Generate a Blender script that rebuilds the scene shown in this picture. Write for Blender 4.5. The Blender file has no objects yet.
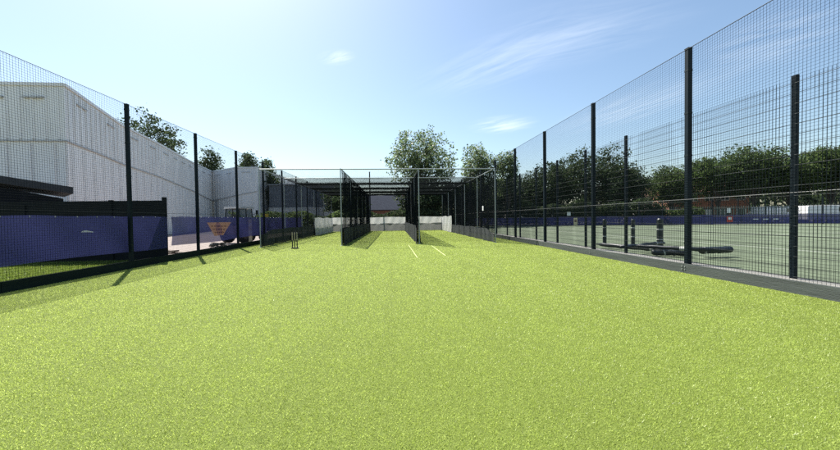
import bpy, math, random
import numpy as np

random.seed(5)
rng = np.random.default_rng(11)
SC = bpy.context.scene
COL = SC.collection
PI = math.pi

# ------------------------------------------------------------------ camera
F, EYE, ROLL = 330.0, 1.26, 0.0155          # focal length in px of an 840 px wide picture, eye height, roll
_d = np.array([-26.0, 6.6, F]); _d /= np.linalg.norm(_d)
_z = np.array([-math.sin(ROLL), math.cos(ROLL), 0.0]); _z -= _d * (_z @ _d); _z /= np.linalg.norm(_z)
_x = np.cross(_z, _d)
if _x[0] < 0: _x = -_x
RM = np.stack([_x, _d, _z])                 # rows = world axes written in (right, up, forward)

def _ray(px, py): return RM @ np.array([px - 420.0, 225.0 - py, F])
def at_y(px, py, Y):
    r = _ray(px, py); p = r * Y / r[1]; return np.array([p[0], p[1], p[2] + EYE])
def at_x(px, py, X):
    r = _ray(px, py); p = r * X / r[0]; return np.array([p[0], p[1], p[2] + EYE])
def ground(px, py, z=0.0):
    r = _ray(px, py); p = r * (z - EYE) / r[2]; return np.array([p[0], p[1], z])

from mathutils import Matrix, Vector
cam = bpy.data.objects.new('camera', bpy.data.cameras.new('camera'))
COL.objects.link(cam)
cr, cu, cf = RM[:, 0], RM[:, 1], RM[:, 2]
M = Matrix(((cr[0], cu[0], -cf[0], 0), (cr[1], cu[1], -cf[1], 0), (cr[2], cu[2], -cf[2], EYE), (0, 0, 0, 1)))
cam.matrix_world = M
cam.data.sensor_width = 36.0
cam.data.lens = 36.0 * F / 840.0
cam.data.clip_start = 0.05
cam.data.clip_end = 3000
SC.camera = cam

# ------------------------------------------------------------------ light
SUN_EL, SUN_AZ = math.radians(55), math.radians(-32)     # azimuth from +Y towards +X
sdir = Vector((math.sin(SUN_AZ) * math.cos(SUN_EL), math.cos(SUN_AZ) * math.cos(SUN_EL), math.sin(SUN_EL)))
sl = bpy.data.lights.new('sun', 'SUN'); sl.energy = 4.9; sl.angle = math.radians(0.53); sl.color = (1.0, 0.955, 0.88)
so = bpy.data.objects.new('sun', sl); COL.objects.link(so)
so.rotation_euler = (-sdir).to_track_quat('-Z', 'Y').to_euler()
so.location = (-20, 30, 60)

W = bpy.data.worlds.new('World'); SC.world = W; W.use_nodes = True
nt = W.node_tree; nt.nodes.clear()
def N(t, typ, **kw):
    n = t.nodes.new(typ)
    for k, v in kw.items():
        if k == 'inp':
            for a, b in v.items(): n.inputs[a].default_value = b
        else: setattr(n, k, v)
    return n
def Lk(t, a, b): t.links.new(a, b)
sky = N(nt, 'ShaderNodeTexSky', sky_type='NISHITA', sun_disc=False, sun_elevation=SUN_EL, sun_rotation=SUN_AZ,
        altitude=50, air_density=1.15, dust_density=1.1, ozone_density=1.0)
tc = N(nt, 'ShaderNodeTexCoord')
sep = N(nt, 'ShaderNodeSeparateXYZ'); Lk(nt, tc.outputs['Generated'], sep.inputs[0])
def mth(t, op, a, b=None, c=None, clamp=False):
    n = N(t, 'ShaderNodeMath', operation=op); n.use_clamp = clamp
    for i, v in enumerate((a, b, c)):
        if v is None: continue
        if isinstance(v, (int, float)): n.inputs[i].default_value = v
        else: Lk(t, v, n.inputs[i])
    return n.outputs[0]
# cirrus on a flat layer overhead: coordinates x/z, y/z
zc = mth(nt, 'MAXIMUM', sep.outputs['Z'], 0.04)
u = mth(nt, 'DIVIDE', sep.outputs['X'], zc); v = mth(nt, 'DIVIDE', sep.outputs['Y'], zc)
comb = N(nt, 'ShaderNodeCombineXYZ'); Lk(nt, u, comb.inputs[0]); Lk(nt, v, comb.inputs[1])
def cirrus(cx, cy, ang, la, lb, amount, scale, seed):
    """one patch of wisps centred at layer point (cx, cy), long axis at angle ang"""
    mp = N(nt, 'ShaderNodeMapping', vector_type='TEXTURE')
    mp.inputs['Location'].default_value = (cx, cy, 0); mp.inputs['Rotation'].default_value = (0, 0, ang)
    mp.inputs['Scale'].default_value = (la, lb, 1)
    Lk(nt, comb.outputs[0], mp.inputs[0])
    ln = N(nt, 'ShaderNodeVectorMath', operation='LENGTH'); Lk(nt, mp.outputs[0], ln.inputs[0])
    fall = N(nt, 'ShaderNodeMapRange', interpolation_type='SMOOTHSTEP')
    fall.inputs[1].default_value = 1.0; fall.inputs[2].default_value = 0.0
    Lk(nt, ln.outputs['Value'], fall.inputs[0])
    mp2 = N(nt, 'ShaderNodeMapping'); mp2.inputs['Scale'].default_value = (0.8 * scale, 3.2 * scale, 1); mp2.inputs['Location'].default_value = (seed, seed * 1.7, 0)
    Lk(nt, mp.outputs[0], mp2.inputs[0])
    nz = N(nt, 'ShaderNodeTexNoise'); nz.inputs['Scale'].default_value = 1.0; nz.inputs['Detail'].default_value = 7; nz.inputs['Roughness'].default_value = 0.62
    nz.inputs['Distortion'].default_value = 0.6
    Lk(nt, mp2.outputs[0], nz.inputs['Vector'])
    rg = N(nt, 'ShaderNodeMapRange'); rg.inputs[1].default_value = 0.36; rg.inputs[2].default_value = 0.72
    Lk(nt, nz.outputs['Fac'], rg.inputs[0])
    return mth(nt, 'MULTIPLY', mth(nt, 'MULTIPLY', rg.outputs[0], fall.outputs[0]), amount)
def layer(px, py):
    r = _ray(px, py); return r[0] / r[2], r[1] / r[2]
def patch(p0, p1, width, amount, scale, seed):
    a = np.array(layer(*p0)); b = np.array(layer(*p1)); c = (a + b) / 2; d = b - a
    return cirrus(c[0], c[1], math.atan2(d[1], d[0]), np.linalg.norm(d) / 2 * 1.25, width, amount, scale, seed)
cl = [patch((425, 95), (590, 22), 0.42, 0.17, 1.6, 3.1), patch((470, 60), (700, 10), 0.5, 0.16, 1.5, 7.7),
      patch((474, 131), (534, 119), 0.45, 0.5, 1.0, 1.3), patch((322, 63), (352, 52), 0.11, 0.4, 0.8, 9.2),
      patch((560, 135), (760, 60), 0.55, 0.26, 1.6, 5.5), patch((700, 60), (860, 20), 0.6, 0.2, 1.6, 2.5)]
s = cl[0]
for c in cl[1:]: s = mth(nt, 'ADD', s, c, clamp=True)
mixc = N(nt, 'ShaderNodeMix', data_type='RGBA')
Lk(nt, s, mixc.inputs['Factor']); tint = N(nt, 'ShaderNodeMix', data_type='RGBA', blend_type='MULTIPLY'); tint.inputs['Factor'].default_value = 1.0
Lk(nt, sky.outputs[0], tint.inputs[6]); tint.inputs[7].default_value = (0.95, 1.0, 1.0, 1); Lk(nt, tint.outputs[2], mixc.inputs[6]); mixc.inputs[7].default_value = (9.3, 9.6, 9.9, 1)
bg = N(nt, 'ShaderNodeBackground'); bg.inputs['Strength'].default_value = 0.078
Lk(nt, mixc.outputs[2], bg.inputs[0])
wo = N(nt, 'ShaderNodeOutputWorld'); Lk(nt, bg.outputs[0], wo.inputs[0])

SC.view_settings.view_transform = 'Standard'
SC.view_settings.look = 'None'
SC.view_settings.exposure = 1.17
SC.view_settings.gamma = 1.0
SC.view_settings.use_curve_mapping = False
SC.render.engine = 'CYCLES'
SC.cycles.max_bounces = 8
SC.cycles.sample_clamp_indirect = 6
SC.cycles.use_denoising = False
SC.cycles.transparent_max_bounces = 24

# ------------------------------------------------------------------ materials
def mat(name, col, rough=0.6, var=0.12, scale=3.0, metal=0.0, bump=0.0, bscale=40.0, col2=None, coord='Object', spec=0.5, stretch=(1, 1, 1)):
    m = bpy.data.materials.new(name); m.use_nodes = True
    t = m.node_tree; b = t.nodes['Principled BSDF']
    b.inputs['Roughness'].default_value = rough; b.inputs['Metallic'].default_value = metal
    b.inputs['Specular IOR Level'].default_value = spec
    co = N(t, 'ShaderNodeTexCoord')
    mp = N(t, 'ShaderNodeMapping'); mp.inputs['Scale'].default_value = stretch; Lk(t, co.outputs[coord], mp.inputs[0])
    nz = N(t, 'ShaderNodeTexNoise'); nz.inputs['Scale'].default_value = scale; nz.inputs['Detail'].default_value = 6; nz.inputs['Roughness'].default_value = 0.65
    Lk(t, mp.outputs[0], nz.inputs['Vector'])
    rp = N(t, 'ShaderNodeMapRange'); rp.inputs[1].default_value = 0.3; rp.inputs[2].default_value = 0.7
    Lk(t, nz.outputs['Fac'], rp.inputs[0])
    mx = N(t, 'ShaderNodeMix', data_type='RGBA')
    if col2 is None:
        c1 = tuple(max(0, c * (1 - var)) for c in col); c2 = tuple(min(1, c * (1 + var)) for c in col)
    else: c1, c2 = col, col2
    mx.inputs[6].default_value = (*c1, 1); mx.inputs[7].default_value = (*c2, 1)
    Lk(t, rp.outputs[0], mx.inputs['Factor']); Lk(t, mx.outputs[2], b.inputs['Base Color'])
    if bump:
        n2 = N(t, 'ShaderNodeTexNoise'); n2.inputs['Scale'].default_value = bscale; n2.inputs['Detail'].default_value = 4
        Lk(t, mp.outputs[0], n2.inputs['Vector'])
        bp = N(t, 'ShaderNodeBump'); bp.inputs['Strength'].default_value = bump; bp.inputs['Distance'].default_value = 0.02
        Lk(t, n2.outputs['Fac'], bp.inputs['Height']); Lk(t, bp.outputs[0], b.inputs['Normal'])
    return m

def cloth(name, col, trans, clear=0.0, var=0.15, scale=2.0, rough=0.8):
    """woven sheet: diffuse + translucent, with a share of open weave (clear)"""
    m = bpy.data.materials.new(name); m.use_nodes = True
    t = m.node_tree; t.nodes.clear()
    co = N(t, 'ShaderNodeTexCoord'); nz = N(t, 'ShaderNodeTexNoise'); nz.inputs['Scale'].default_value = scale; nz.inputs['Detail'].default_value = 5
    Lk(t, co.outputs['Object'], nz.inputs['Vector'])
    mx = N(t, 'ShaderNodeMix', data_type='RGBA')
    mx.inputs[6].default_value = (*(c * (1 - var) for c in col), 1); mx.inputs[7].default_value = (*(min(1, c * (1 + var)) for c in col), 1)
    Lk(t, nz.outputs['Fac'], mx.inputs['Factor'])
    df = N(t, 'ShaderNodeBsdfPrincipled'); df.inputs['Roughness'].default_value = rough; Lk(t, mx.outputs[2], df.inputs['Base Color'])
    tr = N(t, 'ShaderNodeBsdfTranslucent'); Lk(t, mx.outputs[2], tr.inputs['Color'])
    m1 = N(t, 'ShaderNodeMixShader'); m1.inputs[0].default_value = trans; Lk(t, df.outputs[0], m1.inputs[1]); Lk(t, tr.outputs[0], m1.inputs[2])
    out = N(t, 'ShaderNodeOutputMaterial')
    if clear:
        tp = N(t, 'ShaderNodeBsdfTransparent'); m2 = N(t, 'ShaderNodeMixShader'); m2.inputs[0].default_value = clear
        Lk(t, m1.outputs[0], m2.inputs[1]); Lk(t, tp.outputs[0], m2.inputs[2]); Lk(t, m2.outputs[0], out.inputs[0])
    else: Lk(t, m1.outputs[0], out.inputs[0])
    return m

def leafy(name, cols, trans=0.4, gloss=0.35, rough=0.5, tscale=1.0, turf=False):
    """leaves or blades: every island its own tint, light passes through"""
    m = bpy.data.materials.new(name); m.use_nodes = True
    t = m.node_tree; t.nodes.clear()
    ge = N(t, 'ShaderNodeNewGeometry')
    rp = N(t, 'ShaderNodeValToRGB')
    el = rp.color_ramp.elements
    while len(el) < len(cols): el.new(0.5)
    for i, c in enumerate(cols): el[i].position = i / (len(cols) - 1); el[i].color = (*c, 1)
    Lk(t, ge.outputs['Random Per Island'], rp.inputs[0])
    colour = rp.outputs[0]
    if turf:      # the tufts of one roll differ a little, and so do the rolls, laid side by side
        co = N(t, 'ShaderNodeTexCoord')
        na = N(t, 'ShaderNodeTexNoise'); na.inputs['Scale'].default_value = 120; na.inputs['Detail'].default_value = 2; Lk(t, co.outputs['Object'], na.inputs['Vector'])
        nb = N(t, 'ShaderNodeTexNoise'); nb.inputs['Scale'].default_value = 0.9; nb.inputs['Detail'].default_value = 5; Lk(t, co.outputs['Object'], nb.inputs['Vector'])
        sx = N(t, 'ShaderNodeSeparateXYZ'); Lk(t, co.outputs['Object'], sx.inputs[0])
        wn = N(t, 'ShaderNodeTexWhiteNoise', noise_dimensions='1D'); Lk(t, mth(t, 'FLOOR', mth(t, 'MULTIPLY', sx.outputs[0], 0.27)), wn.inputs['W'])
        mp3 = N(t, 'ShaderNodeMapping'); mp3.inputs['Scale'].default_value = (2.2, 0.05, 1); Lk(t, co.outputs['Object'], mp3.inputs[0])
        nc = N(t, 'ShaderNodeTexNoise'); nc.inputs['Scale'].default_value = 1; nc.inputs['Detail'].default_value = 4; Lk(t, mp3.outputs[0], nc.inputs['Vector'])
        k = mth(t, 'MULTIPLY_ADD', na.outputs['Fac'], 0.9, 0.2)
        k = mth(t, 'ADD', k, mth(t, 'MULTIPLY', nb.outputs['Fac'], 0.22)); k = mth(t, 'ADD', k, mth(t, 'MULTIPLY', nc.outputs['Fac'], 0.30)); k = mth(t, 'ADD', k, mth(t, 'MULTIPLY', wn.outputs['Value'], 0.08))
        vs_ = N(t, 'ShaderNodeVectorMath', operation='SCALE'); Lk(t, colour, vs_.inputs[0]); Lk(t, k, vs_.inputs['Scale']); colour = vs_.outputs[0]
    df = N(t, 'ShaderNodeBsdfPrincipled'); df.inputs['Roughness'].default_value = rough; df.inputs['Specular IOR Level'].default_value = gloss
    Lk(t, colour, df.inputs['Base Color'])
    tr = N(t, 'ShaderNodeBsdfTranslucent')
    sc_ = N(t, 'ShaderNodeVectorMath', operation='SCALE'); sc_.inputs['Scale'].default_value = tscale; Lk(t, colour, sc_.inputs[0]); Lk(t, sc_.outputs[0], tr.inputs['Color'])
    m1 = N(t, 'ShaderNodeMixShader'); m1.inputs[0].default_value = trans
    Lk(t, df.outputs[0], m1.inputs[1]); Lk(t, tr.outputs[0], m1.inputs[2])
    out = N(t, 'ShaderNodeOutputMaterial'); Lk(t, m1.outputs[0], out.inputs[0])
    return m

GREEN_STEEL = mat('dark_green_coated_steel', (0.007, 0.014, 0.020), 0.55, 0.2, 6, spec=0.16)
BLACK_NET = mat('black_net_cord', (0.010, 0.013, 0.015), 0.9, 0.2, 3, spec=0.02)
GREEN_WIRE = mat('dark_green_wire', (0.010, 0.018, 0.020), 0.6, 0.2, 3, spec=0.2)
GALV = mat('galvanised_tube', (0.36, 0.38, 0.38), 0.45, 0.15, 9, metal=0.3)
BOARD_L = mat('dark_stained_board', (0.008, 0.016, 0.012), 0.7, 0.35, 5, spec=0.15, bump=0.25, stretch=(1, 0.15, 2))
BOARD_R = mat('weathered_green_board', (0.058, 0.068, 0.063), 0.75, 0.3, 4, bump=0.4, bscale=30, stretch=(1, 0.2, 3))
CONC = mat('pale_concrete', (0.27, 0.26, 0.23), 0.85, 0.2, 7, bump=0.2)
BLUE = cloth('blue_windbreak_mesh', (0.046, 0.050, 0.165), 0.30, 0.15, 0.12, 1.3)
BLUE_FAR = cloth('faded_blue_windbreak', (0.040, 0.044, 0.14), 0.25, 0.12, 0.2, 0.6)
ORANGE = cloth('orange_print', (0.78, 0.44, 0.30), 0.55, 0.0, 0.1, 3)
WHITE_PRINT = cloth('white_print', (0.8, 0.8, 0.8), 0.3, 0, 0.03, 3)
PRINT_DARK = cloth('brown_print', (0.45, 0.22, 0.18), 0.3, 0, 0.03, 3)
SKIRT = cloth('black_skirt_cloth', (0.014, 0.020, 0.020), 0.08, 0.03, 0.25, 2)
SKIRT_GREY = cloth('grey_skirt_cloth', (0.038, 0.045, 0.05), 0.15, 0.12, 0.25, 2)
SHEET_W = cloth('white_sheeting', (0.74, 0.74, 0.71), 0.35, 0, 0.10, 1.5)
SHEET_G = cloth('grey_sheeting', (0.30, 0.30, 0.29), 0.3, 0, 0.2, 1.5)
CLAD = mat('white_cladding', (0.81, 0.79, 0.77), 0.4, 0.12, 0.9, stretch=(1, 1, 0.25))
CLAD2 = mat('pale_lower_cladding', (0.84, 0.82, 0.80), 0.4, 0.06, 0.5)
TRIM = mat('grey_trim', (0.22, 0.225, 0.235), 0.5, 0.1, 2)
RIM = mat('dull_wheel_rim', (0.14, 0.13, 0.11), 0.5, 0.1, 3)
VENT = mat('pale_grey_vent', (0.50, 0.50, 0.50), 0.6, 0.1, 3)
BLACK_WOOD = mat('black_stained_timber', (0.007, 0.009, 0.012), 0.7, 0.3, 3, spec=0.15, bump=0.3)
SHED_ROOF = mat('dark_felt', (0.035, 0.037, 0.042), 0.8, 0.2, 5)
GLASS = mat('dark_glass', (0.02, 0.03, 0.035), 0.08, 0.1, 2, spec=0.8)
TYRE = mat('rubber', (0.018, 0.018, 0.019), 0.8, 0.2, 8)
PAD = mat('black_vinyl_pad', (0.012, 0.018, 0.020), 0.45, 0.2, 5)
PADBAND = mat('pale_strap', (0.45, 0.46, 0.42), 0.6, 0.1, 5)
WOOD = mat('ash_wood', (0.40, 0.33, 0.23), 0.5, 0.15, 12)
BARK = mat('bark', (0.075, 0.06, 0.045), 0.9, 0.35, 6, bump=0.5, bscale=12)
GREY_RIB = mat('slate_grey_cladding', (0.15, 0.165, 0.19), 0.5, 0.12, 0.6)
BRICK = mat('red_brick', (0.30, 0.135, 0.085), 0.85, 0.25, 5, bump=0.2)
RENDER_W = mat('pale_render', (0.62, 0.60, 0.56), 0.85, 0.08, 1)
TILE = mat('roof_tile', (0.16, 0.085, 0.065), 0.85, 0.25, 5, bump=0.3)
SLATE = mat('slate_roof', (0.04, 0.046, 0.062), 0.95, 0.2, 3, bump=0.2, spec=0.05)
CAR_W = mat('white_car_paint', (0.78, 0.78, 0.77), 0.2, 0.02, 2, spec=0.6)
CAR_S = mat('silver_car_paint', (0.45, 0.46, 0.48), 0.25, 0.03, 2, metal=0.5)
YELLOW = mat('yellow_paint', (0.75, 0.55, 0.05), 0.5, 0.05, 2)
CREAM = mat('cream_reflector', (0.72, 0.60, 0.35), 0.5, 0.05, 2)
RED = mat('red_paint', (0.55, 0.06, 0.04), 0.5, 0.05, 2)
WHITE = mat('white_paint', (0.78, 0.78, 0.76), 0.5, 0.04, 2)
TRACTOR = mat('tractor_paint', (0.10, 0.15, 0.10), 0.35, 0.1, 2)
ROOF_W = mat('tractor_roof', (0.66, 0.67, 0.66), 0.4, 0.05, 2)
ORANGE_P = mat('tractor_orange', (0.20, 0.12, 0.08), 0.5, 0.05, 2)
PALISADE = mat('green_palisade', (0.075, 0.12, 0.10), 0.5, 0.15, 2)
HOSE = mat('dark_hose', (0.02, 0.03, 0.02), 0.5, 0.1, 5)

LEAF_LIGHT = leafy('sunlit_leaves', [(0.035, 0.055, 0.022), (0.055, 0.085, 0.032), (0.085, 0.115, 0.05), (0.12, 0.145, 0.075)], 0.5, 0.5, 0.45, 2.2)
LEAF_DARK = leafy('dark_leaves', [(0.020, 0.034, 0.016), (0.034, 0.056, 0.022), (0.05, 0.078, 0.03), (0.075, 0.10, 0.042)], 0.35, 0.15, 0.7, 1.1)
LEAF_MID = leafy('mid_leaves', [(0.028, 0.045, 0.016), (0.045, 0.075, 0.024), (0.07, 0.105, 0.034), (0.10, 0.13, 0.05)], 0.45, 0.15, 0.7, 1.5)
BLADES = leafy('turf_fibres', [(0.11, 0.145, 0.02), (0.32, 0.395, 0.065), (0.46, 0.56, 0.12), (0.62, 0.70, 0.24)], 0.5, 0.65, 0.42, 1.5, True)
GRASS = leafy('verge_grass', [(0.10, 0.16, 0.02), (0.18, 0.25, 0.04), (0.28, 0.34, 0.08)], 0.45)

# ------------------------------------------------------------------ mesh helpers
def link(name, me, m=None, parent=None):
    o = bpy.data.objects.new(name, me); COL.objects.link(o)
    if m is not None and me is not None: me.materials.append(m)
    if parent is not None: o.parent = parent
    return o

def mesh_np(name, V, Fs, smooth=False):
    """V (n,3) array; Fs (k, 3 or 4) index array"""
    V = np.asarray(V, dtype=np.float32); Fs = np.asarray(Fs, dtype=np.int32)
    me = bpy.data.meshes.new(name); k = Fs.shape[1]
    me.vertices.add(len(V)); me.vertices.foreach_set('co', V.ravel())
    me.loops.add(Fs.size); me.loops.foreach_set('vertex_index', Fs.ravel())
    me.polygons.add(len(Fs))
    me.polygons.foreach_set('loop_start', np.arange(0, Fs.size, k, dtype=np.int32))
    me.polygons.foreach_set('loop_total', np.full(len(Fs), k, dtype=np.int32))
    if smooth: me.polygons.foreach_set('use_smooth', np.ones(len(Fs), dtype=bool))
    me.update(calc_edges=True); me.validate()
    return me

class MB:
    def __init__(self): self.v, self.f = [], []
    def add(self, vs, fs):
        n = len(self.v); self.v += [tuple(map(float, p)) for p in vs]; self.f += [tuple(i + n for i in f) for f in fs]; return self
    def box(self, a, b, c=0.0):
        """box from corner a to b with chamfered vertical edges c"""
        x0, y0, z0 = a; x1, y1, z1 = b
        if c <= 0:
            vs = [(x0, y0, z0), (x1, y0, z0), (x1, y1, z0), (x0, y1, z0), (x0, y0, z1), (x1, y0, z1), (x1, y1, z1), (x0, y1, z1)]
            return self.add(vs, [(3, 2, 1, 0), (4, 5, 6, 7), (0, 1, 5, 4), (1, 2, 6, 5), (2, 3, 7, 6), (3, 0, 4, 7)])
        ring = [(x0 + c, y0), (x1 - c, y0), (x1, y0 + c), (x1, y1 - c), (x1 - c, y1), (x0 + c, y1), (x0, y1 - c), (x0, y0 + c)]
        return self.prism(ring, z0, z1)
    def prism(self, ring, z0, z1):
        n = len(ring)
        vs = [(p[0], p[1], z0) for p in ring] + [(p[0], p[1], z1) for p in ring]
        fs = [tuple(range(n - 1, -1, -1)), tuple(range(n, 2 * n))] + [(i, (i + 1) % n, n + (i + 1) % n, n + i) for i in range(n)]
        return self.add(vs, fs)
    def xprism(self, prof, x0, x1):
        """profile of (y, z) points pulled along x"""
        n = len(prof)
        vs = [(x0, p[0], p[1]) for p in prof] + [(x1, p[0], p[1]) for p in prof]
        fs = [tuple(range(n - 1, -1, -1)), tuple(range(n, 2 * n))] + [(i, (i + 1) % n, n + (i + 1) % n, n + i) for i in range(n)]
        return self.add(vs, fs)
    def tube(self, pts, rads, n=8, cap=True):
        pts = [Vector(p) for p in pts]
        if isinstance(rads, (int, float)): rads = [rads] * len(pts)
        base = len(self.v); vs = []
        ref = Vector((0, 0, 1)) if abs((pts[-1] - pts[0]).normalized().z) < 0.9 else Vector((1, 0, 0))
        for i, p in enumerate(pts):
            d = (pts[min(i + 1, len(pts) - 1)] - pts[max(i - 1, 0)]).normalized()
            a = d.cross(ref).normalized(); b = d.cross(a).normalized()
            for k in range(n):
                t = 2 * PI * k / n; vs.append(p + (a * math.cos(t) + b * math.sin(t)) * rads[i])
        fs = []
        for i in range(len(pts) - 1):
            for k in range(n):
                fs.append((i * n + k, i * n + (k + 1) % n, (i + 1) * n + (k + 1) % n, (i + 1) * n + k))
        if cap:
            fs.append(tuple(range(n - 1, -1, -1))); fs.append(tuple((len(pts) - 1) * n + k for k in range(n)))
        return self.add(vs, fs)
    def build(self, name, m, parent=None, smooth=False):
        me = bpy.data.meshes.new(name); me.from_pydata(self.v, [], self.f)
        if smooth:
            for p in me.polygons: p.use_smooth = True
        me.update()
        return link(name, me, m, parent)

def tag(o, label=None, cat=None, group=None, kind=None):
    if label: o['label'] = label
    if cat: o['category'] = cat
    if group: o['group'] = group
    if kind: o['kind'] = kind
    return o
def thing(name, label, cat, loc=(0, 0, 0), rz=0.0, group=None):
    o = bpy.data.objects.new(name, None); COL.objects.link(o)
    o.location = tuple(float(c) for c in loc); o.rotation_euler = (0, 0, rz); o.empty_display_size = 0.3
    return tag(o, label, cat, group)
def copy_part(p, parent, loc=None):
    c = p.copy(); COL.objects.link(c); c.parent = parent
    if loc is not None: c.location = loc
    return c
def copy_tree(o, parent=None):
    c = o.copy(); COL.objects.link(c); c.parent = parent
    for ch in list(o.children): copy_tree(ch, c)
    return c

def strands(P, r, n=3):
    """P (k, m, 3): k cords of m points -> thin tubes (verts, quads)"""
    k, m, _ = P.shape
    d = P[:, -1] - P[:, 0]; d = d / np.linalg.norm(d, axis=1, keepdims=True)
    ref = np.where(np.abs(d[:, 2:3]) < 0.9, np.array([[0, 0, 1.0]]), np.array([[1.0, 0, 0]]))
    a = np.cross(d, ref); a /= np.linalg.norm(a, axis=1, keepdims=True); b = np.cross(d, a)
    t = 2 * PI * np.arange(n) / n
    off = (a[:, None, :] * np.cos(t)[None, :, None] + b[:, None, :] * np.sin(t)[None, :, None]) * r      # k,n,3
    V = P[:, :, None, :] + off[:, None, :, :]                                                             # k,m,n,3
    idx = np.arange(k * m * n).reshape(k, m, n)
    q = np.stack([idx[:, :-1, :], np.roll(idx, -1, 2)[:, :-1, :], np.roll(idx, -1, 2)[:, 1:, :], idx[:, 1:, :]], -1)
    return V.reshape(-1, 3), q.reshape(-1, 4)

def net(name, O, U, Vv, lu, lv, cu, cv, r, m, parent, disp=None, seg=0.6, ru=None, vlo=None):
    """cord net spanning O + u*U + v*V; disp(u, v) -> offset vector array; vlo(u) lower edge"""
    O = np.array(O, float); U = np.array(U, float); Vv = np.array(Vv, float)
    parts = []; base = 0; VV = []; FF = []
    nu = max(2, int(lu / seg) + 1); nv = max(2, int(lv / seg) + 1)
    us = np.arange(0, lu + 1e-6, cu); vs = np.arange(0, lv + 1e-6, cv)
    def place(u, v):
        P = O + u[..., None] * U + v[..., None] * Vv
        if disp is not None: P = P + disp(u, v)
        return P
    u, v = np.meshgrid(np.linspace(0, lu, nu), vs); V1, F1 = strands(place(u, v), ru or r)
    v, u = np.meshgrid(np.linspace(0, lv, nv), us); V2, F2 = strands(place(u, v), r)
    me = mesh_np(name, np.vstack([V1, V2]), np.vstack([F1, F2 + len(V1)]))
    return link(name, me, m, parent)

def sheet(name, O, U, Vv, lu, lv, nu, nv, m, parent, disp=None):
    O = np.array(O, float); U = np.array(U, float); Vv = np.array(Vv, float)
    u, v = np.meshgrid(np.linspace(0, lu, nu + 1), np.linspace(0, lv, nv + 1), indexing='ij')
    P = O + u[..., None] * U + v[..., None] * Vv
    if disp is not None: P = P + disp(u, v)
    idx = np.arange((nu + 1) * (nv + 1)).reshape(nu + 1, nv + 1)
    q = np.stack([idx[:-1, :-1], idx[1:, :-1], idx[1:, 1:], idx[:-1, 1:]], -1).reshape(-1, 4)
    me = mesh_np(name, P.reshape(-1, 3), q, smooth=True)
    return link(name, me, m, parent)

def flat(name, ring, z, m, kind='structure'):
    o = MB().add([(x, y, z) for x, y in ring], [tuple(range(len(ring)))]).build(name, m)
    o['kind'] = kind
    return o

# ------------------------------------------------------------------ ground
XL, XR = -7.10, 6.20              # inner faces of the kick boards
def turf_mat():
    m = mat('artificial_turf', (0.20, 0.25, 0.055), 0.75, 0.2, 60, bump=0.0)
    t = m.node_tree; b = t.nodes['Principled BSDF']
    co = N(t, 'ShaderNodeTexCoord')
    n1 = N(t, 'ShaderNodeTexNoise'); n1.inputs['Scale'].default_value = 110; n1.inputs['Detail'].default_value = 3; Lk(t, co.outputs['Object'], n1.inputs['Vector'])
    n2 = N(t, 'ShaderNodeTexNoise'); n2.inputs['Scale'].default_value = 0.7; n2.inputs['Detail'].default_value = 5; Lk(t, co.outputs['Object'], n2.inputs['Vector'])
    # rolls of turf laid side by side: a slight change of tint from roll to roll
    mp = N(t, 'ShaderNodeMapping'); mp.inputs['Scale'].default_value = (0.27, 0.0, 0.0); Lk(t, co.outputs['Object'], mp.inputs[0])
    wn = N(t, 'ShaderNodeTexWhiteNoise', noise_dimensions='1D')
    sx = N(t, 'ShaderNodeSeparateXYZ'); Lk(t, mp.outputs[0], sx.inputs[0]); Lk(t, mth(t, 'FLOOR', sx.outputs[0]), wn.inputs['W'])
    rp = N(t, 'ShaderNodeValToRGB'); el = rp.color_ramp.elements
    el[0].position = 0.25; el[0].color = (0.056, 0.078, 0.012, 1); el[1].position = 0.78; el[1].color = (0.18, 0.23, 0.045, 1)
    Lk(t, n1.outputs['Fac'], rp.inputs[0])
    k = mth(t, 'ADD', mth(t, 'MULTIPLY', n2.outputs['Fac'], 0.24), mth(t, 'MULTIPLY', wn.outputs['Value'], 0.06))
    k = mth(t, 'ADD', k, 0.86)
    mx = N(t, 'ShaderNodeVectorMath', operation='SCALE'); Lk(t, rp.outputs[0], mx.inputs[0]); Lk(t, k, mx.inputs['Scale'])
    Lk(t, mx.outputs[0], b.inputs['Base Color'])
    bp = N(t, 'ShaderNodeBump'); bp.inputs['Strength'].default_value = 0.7; bp.inputs['Distance'].default_value = 0.01
    n3 = N(t, 'ShaderNodeTexNoise'); n3.inputs['Scale'].default_value = 160; n3.inputs['Detail'].default_value = 2; Lk(t, co.outputs['Object'], n3.inputs['Vector'])
    Lk(t, n3.outputs['Fac'], bp.inputs['Height']); Lk(t, bp.outputs[0], b.inputs['Normal'])
    b.inputs['Specular IOR Level'].default_value = 0.15
    return m
flat('ground', [(-600, -300), (600, -300), (600, 1200), (-600, 1200)], -0.03, mat('worn_tarmac_ground', (0.17, 0.165, 0.15), 0.9, 0.3, 0.6, bump=0.2))
flat('turf', [(XL, -6), (XR, -6), (XR, 35), (XL, 35)], 0.0, turf_mat())
flat('court', [(6.62, -6), (75, -6), (75, 20), (8, 60), (6.62, 60)], -0.016,
     mat('worn_court_surface', (0.090, 0.116, 0.066), 0.9, 0.34, 0.9, bump=0.3, bscale=60))
flat('verge', [(-30, -6), (-7.16, -6), (-7.16, 11.28), (-30, 11.28)], -0.016, mat('verge_soil', (0.16, 0.19, 0.05), 0.95, 0.3, 8, bump=0.4))
flat('pavement', [(-22, 11.4), (-7.16, 11.4), (-7.16, 33), (-22, 33)], -0.012, mat('pinkish_gravelled_yard', (0.27, 0.225, 0.20), 0.9, 0.3, 9, bump=0.5, bscale=25))

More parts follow.
